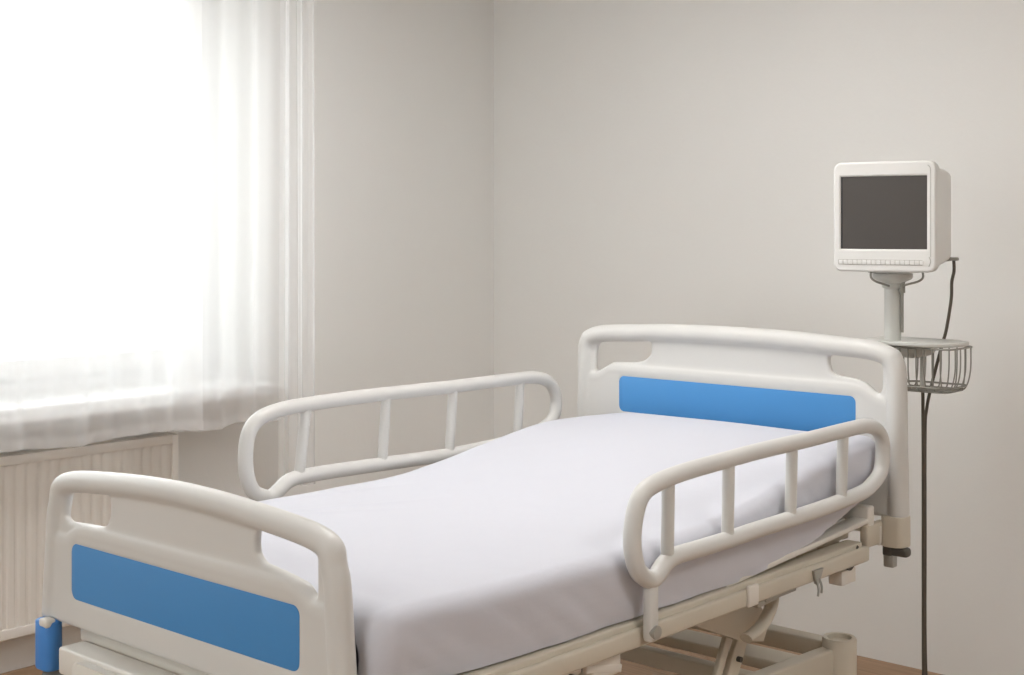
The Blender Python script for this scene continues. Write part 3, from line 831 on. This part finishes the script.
for ch in mon.children: pass
mon.rotation_euler = (0, 0, MROT)
mon.location = (SX + .006 - .11 * -math.sin(MROT) , SY - .11 * math.cos(MROT), 1.3745 + MH / 2 + .011)

# ------------------------------------------------------------------ cable
def mon_w(x, y, z):
    v = Matrix.Rotation(MROT, 3, 'Z') @ Vector((x, y, z)); return v + Vector(mon.location)
p0 = mon_w(MW / 2 - .010, .268, -.127)
bm = bmesh.new()
cp = [p0, p0 + Vector((-.001, .004, -.03)), (-1.733, 3.866, 1.345), (-1.734, 3.864, 1.295), (-1.748, 3.862, 1.206), (-1.760, 3.860, 1.162), (-1.790, 3.858, 1.048), (-1.806, 3.857, .972), (-1.811, 3.857, .90), (-1.811, 3.857, .60), (-1.811, 3.857, .30), (-1.806, 3.862, .14), (-1.790, 3.88, .03), (-1.76, 3.95, .006), (-1.74, 4.1, .006), (-1.80, 4.40, .006)]
tube(bm, smooth_path(cp, False, 8), .0048, seg=10)
tag(obj('power_cable', bm, M['cable'], None, 180), 'thin dark cable drooping from the monitor through the basket to the floor', 'cable')
bm = bmesh.new()
cp = [(-1.757, 3.727, 1.042), (-1.757, 3.729, .97), (-1.756, 3.729, .80), (-1.756, 3.729, .5), (-1.756, 3.730, .25), (-1.757, 3.738, .12), (-1.742, 3.77, .03), (-1.72, 3.84, .006), (-1.66, 4.1, .006), (-1.70, 4.40, .006)]
tube(bm, smooth_path(cp, False, 8), .0048, seg=10)
tag(obj('power_cable', bm, M['cable'], None, 180), 'straight dark cable hanging from under the wire basket to the floor', 'cable')

# ------------------------------------------------------------------ light
w = bpy.data.worlds.new('overcast_sky'); SC.world = w; w.use_nodes = True
nt = w.node_tree; bg = nt.nodes['Background']
tc = nt.nodes.new('ShaderNodeTexCoord'); sp = nt.nodes.new('ShaderNodeSeparateXYZ'); cr_ = nt.nodes.new('ShaderNodeValToRGB')
nt.links.new(tc.outputs['Generated'], sp.inputs[0]); nt.links.new(sp.outputs['Z'], cr_.inputs[0])
cr_.color_ramp.elements[0].position = 0.0; cr_.color_ramp.elements[0].color = (.55, .54, .53, 1)
cr_.color_ramp.elements[1].position = 0.25; cr_.color_ramp.elements[1].color = (.97, .985, 1.0, 1)
nt.links.new(cr_.outputs[0], bg.inputs[0]); bg.inputs[1].default_value = 6.0

def portal(name, loc, rot, sx, sy):
    L = bpy.data.lights.new(name, 'AREA'); L.shape = 'RECTANGLE'; L.size = sx; L.size_y = sy
    L.cycles.is_portal = True
    o = bpy.data.objects.new(name, L); COL.objects.link(o); o.location = loc; o.rotation_euler = rot
portal('window_portal', (WX - RT - .03, (OY0 + OY1) / 2, (OZ0 + OZ1) / 2), (0, -PI / 2, 0), OZ1 - OZ0, OY1 - OY0)
for a, b in FILL_OPN:
    portal('window_portal', ((a + b) / 2, BY - .23, (FZ0 + FZ1) / 2), (PI / 2, 0, 0), b - a, FZ1 - FZ0)

# ------------------------------------------------------------------ camera
cam = bpy.data.cameras.new('camera'); co = bpy.data.objects.new('camera', cam); COL.objects.link(co)
co.location = (0, 0, 1.5); co.rotation_euler = (PI / 2, 0, math.atan2(.66525, .74662))
cam.sensor_width = 36; cam.lens = 36 * 1390 / 1024
cam.shift_y = -(337.5 - 229) / 1024
cam.clip_start = .05
SC.camera = co
SC.view_settings.view_transform = 'Standard'; SC.view_settings.look = 'None'
SC.view_settings.gamma = 1; SC.view_settings.use_curve_mapping = False
SC.view_settings.exposure = 0.2
SC.cycles.max_bounces = 12; SC.cycles.transparent_max_bounces = 24; SC.cycles.diffuse_bounces = 6
